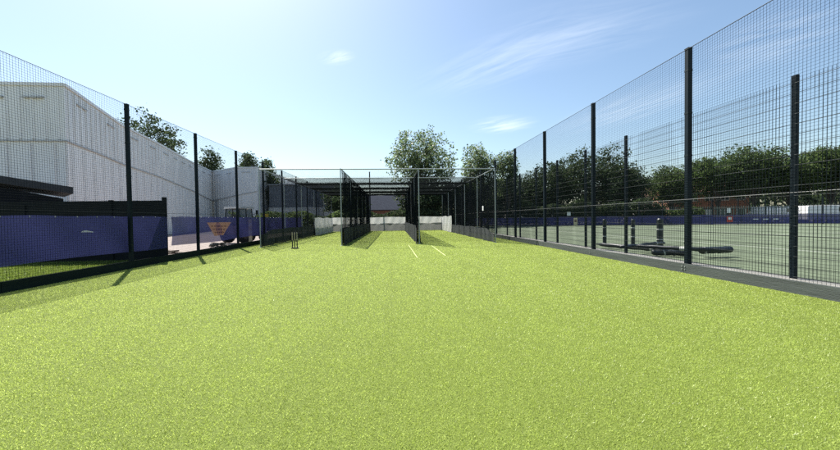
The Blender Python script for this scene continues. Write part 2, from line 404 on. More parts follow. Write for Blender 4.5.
# turf fibres: real blades, finer and denser near the camera, sparser and broader where they are too small to tell apart
def blades(name, regions, m, hmin, hmax, wk, label, seed):
    r = np.random.default_rng(seed); Vs = []
    for (x0, x1, y0, y1, dens, wid) in regions:
        n = int((x1 - x0) * (y1 - y0) * dens)
        x = r.uniform(x0, x1, n); y = r.uniform(y0, y1, n); h = r.uniform(hmin, hmax, n); w = wid * r.uniform(0.7, 1.3, n)
        a = r.uniform(0, 2 * PI, n); lean = r.normal(0, 0.6, (n, 2)) * h[:, None]
        p0 = np.stack([x - np.cos(a) * w / 2, y - np.sin(a) * w / 2, np.zeros(n)], 1)
        p1 = np.stack([x + np.cos(a) * w / 2, y + np.sin(a) * w / 2, np.zeros(n)], 1)
        p2 = np.stack([x + lean[:, 0], y + lean[:, 1], h], 1)
        Vs.append(np.stack([p0, p1, p2], 1).reshape(-1, 3))
    V = np.vstack(Vs)
    o = link(name, mesh_np(name, V, np.arange(len(V)).reshape(-1, 3)), m)
    return tag(o, label, 'grass', kind='stuff')
regs = []
ys = [0.6, 2, 3, 4, 5.2, 6.7, 8.5, 11, 14, 18, 24, 34.5]
for y0, y1 in zip(ys[:-1], ys[1:]):
    yc = max(1.9, (y0 + y1) / 2); hw = y1 * 1.45 + 1.5
    regs.append((max(XL + 0.01, -hw), min(XR - 0.01, hw), y0, y1, min(20000, 20000 * (2.4 / yc) ** 1.2), 0.0027 * max(1, yc / 2.4) ** 0.72))
blades('turf_pile', regs, BLADES, 0.007, 0.016, 1, 'short lime green fibres of the artificial turf', 4)
blades('verge_grass', [(-15, -7.2, 4, 11.25, 2200, 0.014)], GRASS, 0.03, 0.08, 1, 'sunlit grass strip behind the left windbreak', 6)

# painted crease lines and the dark joint between two lays of turf
LINE = mat('line_paint_on_turf', (0.46, 0.52, 0.22), 0.8, 0.15, 30)
def strip(name, x0, y0, x1, y1, w, z, m):
    d = np.array([float(x1 - x0), float(y1 - y0)]); d /= np.linalg.norm(d); n = np.array([-d[1], d[0]]) * w / 2
    return flat(name, [(x0 - n[0], y0 - n[1]), (x1 - n[0], y1 - n[1]), (x1 + n[0], y1 + n[1]), (x0 + n[0], y0 + n[1])], z, m)
strip('painted_line', 0.66, 15.6, 0.72, 10.4, 0.028, 0.006, LINE)
strip('painted_line', 1.68, 14.8, 1.68, 10.8, 0.036, 0.006, LINE)
JOINT = mat('turf_joint', (0.15, 0.185, 0.04), 0.9, 0.2, 20)
strip('turf_joint', XL + 0.02, 13.55, XR - 0.02, 13.0, 0.05, 0.004, JOINT)
for x in (-5.35, -1.65, 2.02):
    strip('turf_joint', x, 13.2, x, 33.4, 0.03, 0.004, JOINT)

# court markings
CL = mat('court_line_paint', (0.34, 0.36, 0.31), 0.8, 0.2, 6)
for (x0, y0, x1, y1) in [(17.3, 6, 17.3, 36), (13.7, 6, 13.7, 33), (28, 8, 28, 36), (10.2, 18, 32, 18.02), (22.6, 10, 22.6, 30), (10.2, 30, 36, 30.02), (35.5, 8, 35.5, 33)]:
    strip('court_marking', x0, y0, x1, y1, 0.09, -0.011, CL)

# ------------------------------------------------------------------ the two tall net fences
def fence_post(w, d, h, name='post', m=GREEN_STEEL, cap=True):
    mb = MB().box((-w / 2, -d / 2, 0), (w / 2, d / 2, h), 0.008)
    return mb
def wob(a, seed, ax=(1, 0, 0), kz=0.5):
    r = np.random.default_rng(seed); ph = r.uniform(0, 6, 6); ax = np.array(ax, float)
    def f(u, v):
        q = a * (np.sin(u * 1.1 + ph[0] + v * kz) + 0.6 * np.sin(u * 2.3 + ph[1] - v * 0.8) + 0.5 * np.sin(v * 1.7 + ph[2] + u * 0.4))
        return q[..., None] * ax
    return f

lf = thing('net_fence', 'tall black netting fence with dark stained kick board, left of the turf', 'fence', (-7.2, 0, 0))
LP = [0.30 + 3.11 * k for k in range(0, 12)]
LH = 4.46
p0 = fence_post(0.085, 0.085, LH).build('post', GREEN_STEEL, lf); p0.location = (0, LP[0], 0)
clips_ = []
for z in (0.62, 1.54, 2.5, 3.4, 4.3):
    clips_.append(MB().box((-0.0455, -0.0455, z), (0.0455, 0.0455, z + 0.035), 0.006).build('clip', GREEN_WIRE, p0))
cp = MB().box((-0.047, -0.047, LH), (0.047, 0.047, LH + 0.012), 0.006).build('post_cap', PAD, p0)
for y in LP[1:]:
    c = copy_part(p0, lf, (0, y, 0)); copy_part(cp, c)
    for q in clips_: copy_part(q, c)
for k in range(-1, 11):
    y0, y1 = LP[0] + 3.11 * k, LP[0] + 3.11 * (k + 1)
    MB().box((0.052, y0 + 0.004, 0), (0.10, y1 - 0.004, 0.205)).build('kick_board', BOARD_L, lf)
net('netting', (0.046, -2.7, 0.16), (0, 1, 0), (0, 0, 1), 37.2, LH - 0.18, 0.05, 0.05, 0.0023, BLACK_NET, lf, wob(0.006, 1))
MB().tube([(0.046, -2.7, LH - 0.02), (0.046, 34.5, LH - 0.02)], 0.006, 6).build('top_wire', GREEN_WIRE, lf)
MB().tube([(0.05, -2.7, 1.52), (0.05, 34.5, 1.52)], 0.004, 6).build('middle_wire', GREEN_WIRE, lf)

rf = thing('net_fence', 'tallest netting fence, with grey weathered kick board, right of the turf', 'fence', (6.30, 0, 0))
RP = [-0.12 + 3.37 * k for k in range(0, 11)]
RH = 4.78
p0 = fence_post(0.10, 0.10, RH).build('post', GREEN_STEEL, rf); p0.location = (0, RP[0], 0)
clips_ = []
for z in (0.62, 1.54, 2.5, 3.4, 4.3):
    clips_.append(MB().box((-0.053, -0.053, z), (0.053, 0.053, z + 0.035), 0.006).build('clip', GREEN_WIRE, p0))
cp = MB().box((-0.055, -0.055, RH), (0.055, 0.055, RH + 0.012), 0.006).build('post_cap', PAD, p0)
bolts = []
for (dy, dz) in ((-0.035, 0.14), (0.035, 0.14), (-0.035, 0.08), (0.035, 0.08)):
    bolts.append(MB().tube([(-0.112, dy, dz), (-0.10, dy, dz)], 0.011, 6).build('bolt', GALV, p0))
for y in RP[1:]:
    c = copy_part(p0, rf, (0, y, 0)); copy_part(cp, c)
    for bb in bolts + clips_: copy_part(bb, c)
for k in range(-1, 10):
    y0, y1 = RP[0] + 3.37 * k, RP[0] + 3.37 * (k + 1)
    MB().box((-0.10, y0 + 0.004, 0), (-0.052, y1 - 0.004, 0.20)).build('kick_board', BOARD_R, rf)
net('netting', (-0.052, -2.9, 0.2), (0, 1, 0), (0, 0, 1), 37.0, RH - 0.22, 0.05, 0.05, 0.0021, BLACK_NET, rf, wob(0.006, 2))
MB().tube([(-0.052, -2.9, RH - 0.02), (-0.052, 34.1, RH - 0.02)], 0.006, 6).build('top_wire', GREEN_WIRE, rf)
MB().tube([(-0.058, -2.9, 1.58), (-0.058, 34.1, 1.58)], 0.003, 6).build('middle_wire', TRIM, rf)

# welded mesh fence just behind it
wf = thing('mesh_fence', 'lower welded wire mesh fence on closer posts along the edge of the court', 'fence', (6.52, 0, 0))
SP = [-0.98 + 1.96 * k for k in range(0, 19)]
SH = 3.49
p0 = fence_post(0.06, 0.08, SH - 0.18).build('post', GREEN_STEEL, wf); p0.location = (0, SP[0], 0.18)
for y in SP[1:]: copy_part(p0, wf, (0, y, 0.18))
pn = None
for k in range(len(SP) - 1):
    if pn is None:
        pn = net('mesh_panel', (-0.045, 0.03, 0.22), (0, 1, 0), (0, 0, 1), 1.90, SH - 0.28, 0.05, 0.165, 0.0028, GREEN_WIRE, wf, None, 5, ru=0.0048)
        pn.location = (0, SP[0], 0)
    else: copy_part(pn, wf, (0, SP[k], 0))
MB().box((-0.262, -5, -0.02), (0.12, 36, 0.185)).build('concrete_kerb', CONC, wf)

# ------------------------------------------------------------------ windbreak sheets
def sag(seed, a=0.042):
    r = np.random.default_rng(seed); ph = r.uniform(0, 6, 5)
    def f(u, v):
        vn = v / 1.0
        bow = a * (np.sin(u * 2.0 + ph[0]) + 0.5 * np.sin(u * 4.7 + ph[1] + v * 2)) * (0.3 + 0.7 * np.sin(PI * np.clip(vn, 0, 1)))
        edge = 0.03 * np.sin(u * 1.0 + ph[2]) * (1 - vn) + 0.008 * np.sin(u * 4.04 + ph[3]) * vn
        return np.stack([bow, 0 * u, edge], -1)
    return f
def windbreak(y0, y1, seed, label):
    t = thing('windbreak_sheet', label, 'windbreak', (-7.29, y0, 0.44), 0, 'blue windbreak sheets on the left fence')
    sheet('cloth', (0, 0, 0), (0, 1, 0), (0, 0, 1), y1 - y0, 0.98, int((y1 - y0) * 8), 8, BLUE, t, sag(seed))
    e0 = None
    for k in range(int((y1 - y0) / 0.5)):
        if e0 is None:
            e0 = MB().tube([(0.02, 0, 0), (0.028, 0, 0)], 0.014, 8).build('eyelet', GALV, t); e0.location = (0, 0.2, 0.955)
        else: copy_part(e0, t, (0, 0.2 + 0.5 * k, 0.955))
    return t
wb1 = windbreak(-1.5, 11.22, 3, 'deep blue windbreak sheet in front of the black timber wall, small white flash on it')
wb2 = windbreak(11.40, 27.0, 8, 'blue windbreak sheet with an orange triangle print, in front of the tractor')
# orange inverted triangle with lines of small illegible lettering
def on_wb2(px, py, off=0.045):
    p = at_x(px, py, -7.29 + off); return np.array([off, p[1] - 11.40, p[2] - 0.44])
tri = [on_wb2(207, 222.6), on_wb2(231, 222.2), on_wb2(223.2, 235.2), on_wb2(214.5, 236.0)]
logo = MB().add(tri, [(0, 1, 2, 3)]).build('triangle_print', ORANGE, wb2)
ln = MB()
for (a, b, y) in ((211, 227, 225.6), (213, 225.5, 228.8), (214.5, 224.5, 231.8)):
    for k in range(5):
        xa = a + (b - a) * k / 5; xb = xa + (b - a) / 5 * 0.72
        q = [on_wb2(xa, y, 0.049), on_wb2(xb, y, 0.049), on_wb2(xb, y + 1.1, 0.049), on_wb2(xa, y + 1.1, 0.049)]
        ln.add(q, [(0, 1, 2, 3)])
ln.build('lettering', PRINT_DARK, logo)
pts = []
for k in range(13):
    s_ = k / 12; pts.append((81 + 13 * s_, 232.2 - 1.6 * math.sin(PI * s_ ** 0.7) - 0.2 * s_))
for k in range(11, 0, -1):
    s_ = k / 12; pts.append((81 + 13 * s_, 232.4 - 0.3 * math.sin(PI * s_) + 0.1 * s_))
ring = []
for (a, b) in pts:
    p = at_x(a, b, -7.29 + 0.05); ring.append((0.05, p[1] + 1.5, p[2] - 0.44))
MB().add(ring, [tuple(range(len(ring)))]).build('flash_print', WHITE_PRINT, wb1)

# ------------------------------------------------------------------ practice net cage
CX = [-6.22, -2.49, 1.21, 4.97]
CY = [15.9, 19.4, 22.9, 26.4, 29.9, 33.6]
CH = 3.6
cage = thing('cricket_cage', 'three lane cricket practice cage of thin grey tubes and black netting on the turf', 'sports cage', (0, CY[0], 0))
ly = [y - CY[0] for y in CY]
def tpart(name, a, b, r=0.024, m=GALV, parent=cage):
    return MB().tube([a, b], r, 8).build(name, m, parent, smooth=False)
post0 = None
for x in CX:
    for y in ly:
        if post0 is None:
            post0 = tpart('post', (0, 0, 0), (0, 0, CH)); post0.location = (x, y, 0)
            bp0 = MB().box((-0.07, -0.07, 0.001), (0.07, 0.07, 0.012)).build('base_plate', GALV, post0)
        else:
            c = copy_part(post0, cage, (x, y, 0)); copy_part(bp0, c)
for i, y in enumerate(ly): tpart('cross_bar', (CX[0], y, CH + 0.024), (CX[-1], y, CH + 0.024), 0.026)
for x in CX: tpart('side_rail', (x, 0, CH + 0.05), (x, ly[-1], CH + 0.05), 0.024)
D = ly[-1]
def belly(seed, amp):
    w = wob(0.03, seed)
    def f(u, v):
        o = w(u, v)
        o[..., 0] += amp * np.exp(-(u / 1.6) ** 2) * np.sin(PI * np.clip(v / CH, 0, 1)) + 0.0
        return o
    return f
for i, x in enumerate(CX):
    net('side_net', (x + 0.03, 0.0, 0.04), (0, 1, 0), (0, 0, 1), D, CH - 0.05, 0.045, 0.045, [0.0022, 0.0023, 0.0024, 0.0034][i], BLACK_NET, cage, belly(20 + i, [0.0, 0.05, -0.10, 0.0][i]), 0.5)
# double curtain on the middle divider
net('side_net', (CX[2] - 0.05, 0.1, 0.04), (0, 1, 0), (0, 0, 1), D - 0.1, CH - 0.08, 0.045, 0.045, 0.0019, BLACK_NET, cage, belly(31, -0.14), 0.5)
net('side_net', (CX[1] + 0.07, 0.1, 0.04), (0, 1, 0), (0, 0, 1), D - 0.1, CH - 0.08, 0.045, 0.045, 0.0014, BLACK_NET, cage, belly(33, 0.05), 0.5)
net('back_net', (CX[0], D + 0.04, 0.04), (1, 0, 0), (0, 0, 1), CX[-1] - CX[0], CH - 0.05, 0.045, 0.045, 0.0021, BLACK_NET, cage, wob(0.03, 40, (0, 1, 0)), 0.5)
def droop(u, v):
    z = -0.035 * np.sin(PI * ((u / 3.5) % 1.0)) ** 2 - 0.012 * np.sin(v * 1.3) ** 2
    return np.stack([0 * u, 0 * u, z], -1)
net('roof_net', (CX[0], ly[1], CH - 0.01), (0, 1, 0), (1, 0, 0), D - ly[1], CX[-1] - CX[0], 0.045, 0.045, 0.0024, BLACK_NET, cage, droop, 0.4)
net('roof_net', (CX[0], 0, CH - 0.01), (0, 1, 0), (1, 0, 0), ly[1], CX[-1] - CX[0], 0.10, 0.10, 0.0012, BLACK_NET, cage, droop, 0.4)
def skirt_d(seed, h, front=0.25):
    r = np.random.default_rng(seed); ph = r.uniform(0, 6, 4)
    def f(u, v):
        vn = v / h
        x = 0.035 * np.sin(u * 3.1 + ph[0]) * (1 - 0.5 * vn) + 0.02 * np.sin(u * 7 + ph[1])
        z = -vn * (front * np.exp(-(u / 0.9) ** 2) + 0.02 * np.sin(u * 1.8 + ph[2]))
        return np.stack([x, 0 * u, z], -1)
    return f
for i, (x, h, m, fr) in enumerate([(CX[0] + 0.07, 0.78, SKIRT, 0.22), (CX[1] + 0.11, 0.80, SKIRT, 0.0), (CX[2] - 0.12, 0.88, SKIRT_GREY, 0.10), (CX[3] - 0.06, 0.66, SKIRT_GREY, 0.28)]):
    sheet('skirt', (x, 0.02, 0.015), (0, 1, 0), (0, 0, 1), D - 0.1, h, 140, 8, m, cage, skirt_d(50 + i, h, fr))
s2 = sheet('skirt', (CX[1] - 0.05, 0.02, 0.015), (0, 1, 0), (0, 0, 1), D - 0.1, 0.8, 140, 6, SKIRT, cage, skirt_d(58, 0.8, 0.0))
# leather-ball clips and the small plate on the right hand netting
MB().box((CX[3] - 0.075, 1.9, 1.62), (CX[3] - 0.06, 2.12, 1.88)).build('plate', WHITE, cage)

# sheets behind the batting ends
def fold(seed, ax, a=0.03):
    r = np.random.default_rng(seed); ph = r.uniform(0, 6, 4); ax = np.array(ax, float)
    def f(u, v):
        q = a * (np.sin(u * 3.3 + ph[0] + 2.5 * v) + 0.6 * np.sin(u * 7.9 + ph[1] - 3 * v))
        z = 0.025 * np.sin(u * 1.9 + ph[2])
        return q[..., None] * ax + np.stack([0 * u, 0 * u, z * v], -1)
    return f
labels = ['creased pale sheet across the end of the left lane of the cage', 'creased pale sheet across the end of the middle lane of the cage', 'creased pale sheet across the end of the right lane of the cage']
for i in range(3):
    w = CX[i + 1] - CX[i] - 0.12
    t = thing('back_sheet', labels[i], 'sheet', (CX[i] + 0.06, CY[-1] - 0.10, 0.02), 0, 'pale sheets across the lane ends')
    sheet('upper_cloth', (0, 0, 0.70), (1, 0, 0), (0, 0, 1), w, 0.68, 40, 8, SHEET_W, t, fold(60 + i, (0, 1, 0), 0.04))
    sheet('lower_cloth', (0, -0.03, 0), (1, 0, 0), (0, 0, 1), w, 0.74, 40, 8, SHEET_G, t, fold(70 + i, (0, 1, 0), 0.02))
for (x, y0, y1, lab, sd, mm) in [(CX[0] + 0.16, 26.0, 33.4, 'off white sheet hung inside the left side of the cage', 81, SHEET_W), (CX[3] - 0.14, 27.6, 33.4, 'bright white sheet hung inside the right side of the cage', 82, SHEET_W)]:
    t = thing('side_sheet', lab, 'sheet', (x, y0, 0.02))
    sheet('cloth', (0, 0, 0), (0, 1, 0), (0, 0, 1), y1 - y0, 1.38, 60, 8, mm, t, fold(sd, (1, 0, 0), 0.02))

# stumps
st = thing('cricket_stumps', 'set of three wooden stumps in a black base on the turf before the left lane', 'stumps', (-4.33, 14.75, 0))
MB().box((-0.15, -0.06, 0.001), (0.15, 0.06, 0.05), 0.015).build('base', PAD, st)
for k in (-1, 0, 1):
    o = MB().tube([(0.1 * k, 0, 0.05), (0.1 * k, 0, 0.60), (0.1 * k, 0, 0.69), (0.1 * k, 0, 0.72)], [0.019, 0.019, 0.019, 0.012], 10).build('stump', WOOD, st)
    MB().tube([(0.1 * k, 0, 0.06), (0.1 * k, 0, 0.36)], 0.0215, 10).build('sleeve', PAD, o)

# ------------------------------------------------------------------ white hall on the left
hall = thing('sports_hall', 'long white metal clad hall with ribbed walls behind the left fence', 'building', (0, 0, 0))
plan = [(-60, 17.9), (-16.72, 18.4), (-18.2, 22.1), (-19.68, 25.9), (-21.3, 32.2), (-24.15, 42.1), (-25.85, 49.55), (-21.1, 46.1), (-18.1, 45.7)]
HB = 8.3
tops = [HB] * len(plan)
belt = [5.45, 5.45, 5.5, 5.45, 5.3, 4.85, 4.1, 4.6, 5.1]
NP = len(plan)
def wallband(zlo, zhi, off, m, name):
    mb = MB()
    for i in range(len(plan) - 1):
        (x0, y0), (x1, y1) = plan[i], plan[i + 1]
        d = np.array([float(x1 - x0), float(y1 - y0)]); L = np.linalg.norm(d); d /= L; nrm = np.array([d[1], -d[0]])
        a = np.array([x0, y0]) + nrm * off; b = np.array([x1, y1]) + nrm * off
        mb.add([(a[0], a[1], zlo[i]), (b[0], b[1], zlo[i + 1]), (b[0], b[1], zhi[i + 1]), (a[0], a[1], zhi[i])], [(0, 1, 2, 3)])
    return mb.build(name, m, hall)
wallband(belt, tops, 0.0, CLAD, 'upper_wall')
wallband([0] * NP, belt, -0.05, CLAD2, 'lower_wall')
def along(zf, size, m, name, spacing, zl, zh):
    """vertical ribs along the walls"""
    mb = MB()
    for i in range(len(plan) - 1):
        (x0, y0), (x1, y1) = plan[i], plan[i + 1]
        d = np.array([float(x1 - x0), float(y1 - y0)]); L = np.linalg.norm(d); d /= L; nrm = np.array([d[1], -d[0]])
        n = max(1, int(L / spacing))
        for k in range(n):
            if x0 < -40 and k < n * 0.5: continue
            s_ = (k + 0.5) / n; c = np.array([x0, y0]) + d * L * s_
            lo = zl[i] + (zl[i + 1] - zl[i]) * s_; hi = zh[i] + (zh[i + 1] - zh[i]) * s_
            h = size / 2
            q = [c - d * h, c + d * h, c + d * h * 0.5 + nrm * 0.06, c - d * h * 0.5 + nrm * 0.06]
            vs = [(p[0], p[1], lo) for p in q] + [(p[0], p[1], hi) for p in q]
            mb.add(vs, [(0, 1, 5, 4), (1, 2, 6, 5), (2, 3, 7, 6), (3, 0, 4, 7)])
    return mb.build(name, m, hall)
along(None, 0.16, CLAD, 'upper_ribs', 0.6, [b + 0.1 for b in belt], [t - 0.15 for t in tops])
along(None, 0.06, CLAD2, 'lower_ribs', 1.1, [0.1] * NP, [b - 0.1 for b in belt])
def band(zz, h, th, m, name):
    mb = MB()
    for i in range(len(plan) - 1):
        (x0, y0), (x1, y1) = plan[i], plan[i + 1]
        d = np.array([float(x1 - x0), float(y1 - y0)]); L = np.linalg.norm(d); d /= L; nrm = np.array([d[1], -d[0]])
        a = np.array([x0, y0]); b = np.array([x1, y1])
        q = [a + nrm * -0.1, b + nrm * -0.1, b + nrm * th, a + nrm * th]
        z0 = [zz[i], zz[i + 1], zz[i + 1], zz[i]]
        vs = [(p[0], p[1], z) for p, z in zip(q, z0)] + [(p[0], p[1], z + h) for p, z in zip(q, z0)]
        mb.add(vs, [(3, 2, 1, 0), (4, 5, 6, 7), (0, 1, 5, 4), (1, 2, 6, 5), (2, 3, 7, 6), (3, 0, 4, 7)])
    return mb.build(name, m, hall)
band(belt, 0.07, 0.05, VENT, 'belt_flashing')
band([t - 0.05 for t in tops], 0.16, 0.07, CLAD, 'roof_edge')
for i in range(1, len(plan) - 1):
    (x0, y0), (x1, y1) = plan[i], plan[i + 1]
    d = np.array([float(x1 - x0), float(y1 - y0)]); L = np.linalg.norm(d); d /= L; nrm = np.array([d[1], -d[0]])
    for k in range(max(1, int(L / 2.4))):
        s_ = (k + 0.3) / max(1, int(L / 2.4)); c = np.array([x0, y0]) + d * L * s_; z = HB - 0.62
        e = c + d * 1.2; q = [c + nrm * 0.005, e + nrm * 0.005, e + nrm * 0.07, c + nrm * 0.07]
        MB().add([(p[0], p[1], z) for p in q] + [(p[0], p[1], z + 0.08) for p in q], [(3, 2, 1, 0), (4, 5, 6, 7), (0, 1, 5, 4), (1, 2, 6, 5), (2, 3, 7, 6), (3, 0, 4, 7)]).build('vent', VENT, hall)
for k in range(6):
    x = -17.6 - 1.9 * k; MB().box((x - 1.0, 18.24, 7.62), (x, 18.36, 7.70)).build('vent', VENT, hall)
rfm = MB()
rp_ = [(x, y, t + 0.1) for (x, y), t in zip(plan, tops)] + [(-18.1, 66, HB + 0.1), (-60, 66, HB + 0.1)]
rfm.add(rp_, [tuple(range(len(rp_)))])
rfm.build('roof', CLAD, hall)
MB().box((-18.22, 45.72, 0), (-18.12, 66, HB + 0.05)).build('end_wall', CLAD, hall)
p = at_y(217.5, 213, 48.6)
MB().tube([(p[0], 48.3, 0.5), (p[0], 48.3, 4.3)], 0.12, 8).build('drainpipe', TRIM, hall)

# black timber wall and the dark flat roofed shed
bw = thing('timber_wall', 'black horizontal timber wall meeting the left fence, with a taller end section', 'wall', (-7.36, 11.3, 0))
def boarding(x0, x1, h, name):
    mb = MB(); z = 0.0
    while z < h - 0.02:
        mb.box((x0, 0.0, z), (x1, 0.05, min(h, z + 0.145))); mb.box((x0, 0.012, z + 0.145), (x1, 0.04, min(h, z + 0.15))); z += 0.15
    return mb.build(name, BLACK_WOOD, bw)
boarding(-1.62, -0.10, 1.94, 'end_panel'); boarding(-16, -1.70, 1.86, 'long_panel')
for x in (-0.05, -1.66, -4.2, -6.9, -9.6): MB().box((x - 0.045, -0.03, 0), (x + 0.045, 0.07, 2.05 if x > -1 else (1.97 if x > -2 else 1.84))).build('post', BLACK_WOOD, bw)
a = at_y(73, 190, 14.0)
sh = thing('garden_shed', 'dark shed with a thick felt covered roof behind the black timber wall', 'shed', (a[0], 14.0, 0), math.radians(48))
MB().add([(-3.3, -0.05, 2.92), (0, -0.05, 2.40), (0, 2.6, 2.40), (-3.3, 2.6, 2.92), (-3.3, -0.05, 3.20), (0, -0.05, 2.66), (0, 2.6, 2.66), (-3.3, 2.6, 3.20)],
         [(3, 2, 1, 0), (4, 5, 6, 7), (0, 1, 5, 4), (1, 2, 6, 5), (2, 3, 7, 6), (3, 0, 4, 7)]).build('roof', SHED_ROOF, sh)
wl = MB(); z = 0.0
while z < 2.2:
    wl.box((-3.15, 0.15, z), (-0.25, 2.4, z + 0.16)); wl.box((-3.13, 0.17, z + 0.16), (-0.27, 2.38, z + 0.17)); z += 0.17
wl.add([(-3.15, 0.15, z), (-0.27, 0.15, z), (-3.15, 0.15, 2.88), (-3.15, 2.4, z), (-0.27, 2.4, z), (-3.15, 2.4, 2.88)], [(0, 1, 2), (5, 4, 3), (0, 3, 4, 1)])
wl.build('wall', BLACK_WOOD, sh)

# ------------------------------------------------------------------ tractor and yard clutter
def wheel(parent, loc, r, w, name='wheel'):
    o = MB(); n = 20
    prof = [(-w / 2, r * 0.62), (-w / 2, r * 0.92), (-w * 0.35, r), (w * 0.35, r), (w / 2, r * 0.92), (w / 2, r * 0.62)]
    vs, fs = [], []
    for k in range(n):
        t = 2 * PI * k / n
        for (x, q) in prof: vs.append((x, q * math.cos(t), q * math.sin(t)))
    m_ = len(prof)
    for k in range(n):
        for j in range(m_):
            fs.append((k * m_ + j, k * m_ + (j + 1) % m_, ((k + 1) % n) * m_ + (j + 1) % m_, ((k + 1) % n) * m_ + j))
    o.add(vs, fs)
    w_ = o.build(name, TYRE, parent); w_.location = loc
    MB().tube([(-w * 0.3, 0, 0), (-w * 0.1, 0, 0), (w * 0.1, 0, 0), (w * 0.3, 0, 0)], [r * 0.63, r * 0.55, r * 0.55, r * 0.63], 20).build('rim', RIM, w_)
    return w_
a = at_y(244.0, 225, 19.6)
tr = thing('compact_tractor', 'small tractor with a white roofed glazed cab parked behind the blue windbreak', 'tractor', (a[0], 19.6, 0), math.radians(160)); tr.scale = (0.9, 0.9, 1.0)
MB().xprism([(-1.45, 0.55), (-1.45, 0.95), (-1.35, 1.08), (-0.2, 1.15), (-0.2, 0.5)], -0.28, 0.28).build('bonnet', TRACTOR, tr)
MB().box((-0.24, -1.40, 0.32), (0.24, 0.9, 0.56), 0.03).build('chassis', PAD, tr)
MB().box((-0.55, -0.2, 0.5), (0.55, 0.95, 0.98), 0.06).build('cab_base', ORANGE_P, tr)
cg = MB()
for sx in (-1, 1):
    for (y0, y1) in ((-0.2, -0.1), (0.35, 0.35), (0.95, 0.85)):
        cg.tube([(0.55 * sx, y0, 0.98), (0.5 * sx, y1, 1.92)], 0.032, 6)
    cg.tube([(-0.52, (0.35, 0.85)[sx > 0], 1.91), (0.52, (0.35, 0.85)[sx > 0], 1.91)], 0.028, 6)
    cg.tube([(0.55 * sx, -0.2, 0.99), (0.55 * sx, 0.95, 0.99)], 0.03, 6)
cg.build('cab_frame', PAD, tr)
gl = MB()
gl.add([(-0.53, -0.19, 1.0), (0.53, -0.19, 1.0), (0.48, -0.1, 1.9), (-0.48, -0.1, 1.9)], [(0, 1, 2, 3)])
gmat = bpy.data.materials.new('cab_glass'); gmat.use_nodes = True
_b = gmat.node_tree.nodes['Principled BSDF']; _b.inputs['Base Color'].default_value = (0.10, 0.16, 0.17, 1); _b.inputs['Roughness'].default_value = 0.08; _b.inputs['Alpha'].default_value = 0.55
gl.build('windscreen', gmat, tr)
for sx in (-1, 1):
    MB().add([(0.545 * sx, -0.17, 1.02), (0.545 * sx, 0.92, 1.02), (0.495 * sx, 0.83, 1.9), (0.495 * sx, -0.08, 1.9)], [(0, 1, 2, 3)]).build('side_window', gmat, tr)
MB().box((-0.60, -0.28, 1.92), (0.60, 0.98, 2.02), 0.08).build('cab_roof', ROOF_W, tr)
MB().box((-0.22, 0.25, 0.98), (0.22, 0.7, 1.12), 0.04).box((-0.22, 0.62, 1.12), (0.22, 0.74, 1.6), 0.03).build('driver_seat', PAD, tr)
for sx in (-1, 1):
    wheel(tr, (0.62 * sx, 0.62, 0.55), 0.54, 0.30); wheel(tr, (0.48 * sx, -1.1, 0.34), 0.33, 0.2)
    MB().box((sx * 0.2 - 0.07, -1.475, 0.78), (sx * 0.2 + 0.07, -1.452, 0.9)).build('headlight', WHITE, tr)
    MB().tube([(0.56 * sx, -0.2, 1.6), (0.76 * sx, -0.26, 1.66)], 0.014, 6).box((0.76 * sx - 0.07, -0.3, 1.58), (0.76 * sx + 0.07, -0.26, 1.84)).build('mirror', PAD, tr)
    MB().box((sx * 0.62 - 0.18, 0.1, 1.08), (sx * 0.62 + 0.18, 1.1, 1.14), 0.05).build('mudguard', TRACTOR, tr)
a = at_x(250.2, 225, -7.75)
mk = thing('marker_post', 'pale yellow and white striped marker post beside the tractor', 'post', (a[0], a[1], 0))
MB().box((-0.09, -0.02, 0), (0.09, 0.02, 1.32), 0.01).build('board', CREAM, mk)
for z in (0.55, 0.95): MB().box((-0.092, -0.024, z), (0.092, -0.021, z + 0.16)).build('stripe', WHITE, mk)
a = at_x(266, 215, -7.55)
ys_ = thing('warning_sign', 'small yellow sign above the windbreak at the front corner of the cage', 'sign', (a[0], a[1], 0))
MB().tube([(0, 0, 0), (0, 0, 1.6)], 0.02, 8).build('pole', GALV, ys_)
MB().box((-0.16, -0.035, 1.45), (0.16, -0.022, 1.64)).build('plate', YELLOW, ys_)
# coiled hose and a low heap of offcuts
a = ground(220, 244.5)
hc = MB()
for k in range(5):
    R = 0.30 + 0.03 * (k % 3); z = 0.03 + 0.035 * k; ph = k
    hc.tube([(R * math.cos(t + ph) * (1 + 0.1 * math.sin(3 * t)), R * 0.8 * math.sin(t + ph), z + 0.03 * math.sin(2 * t + k)) for t in np.linspace(0, 2 * PI, 25)], 0.022, 6, cap=False)
o = hc.build('hose_coil', HOSE); o.location = (-8.5, 16.6, 0)
tag(o, 'dark coiled hose lying on the pale yard under the orange triangle', 'hose')
wh = MB()
for k in range(9):
    x, y = random.uniform(-0.5, 0.5), random.uniform(-0.25, 0.25); an = random.uniform(-0.6, 0.6)
    wh.tube([(x - 0.35 * math.cos(an), y - 0.35 * math.sin(an), 0.03 + 0.02 * k), (x + 0.35 * math.cos(an), y + 0.35 * math.sin(an), 0.05 + 0.02 * k)], 0.03, 5)
o = wh.build('branch_heap', BARK); o.location = (-8.1, 12.6, 0)
tag(o, 'low heap of dark sticks on the pale yard by the black wall', 'branches')

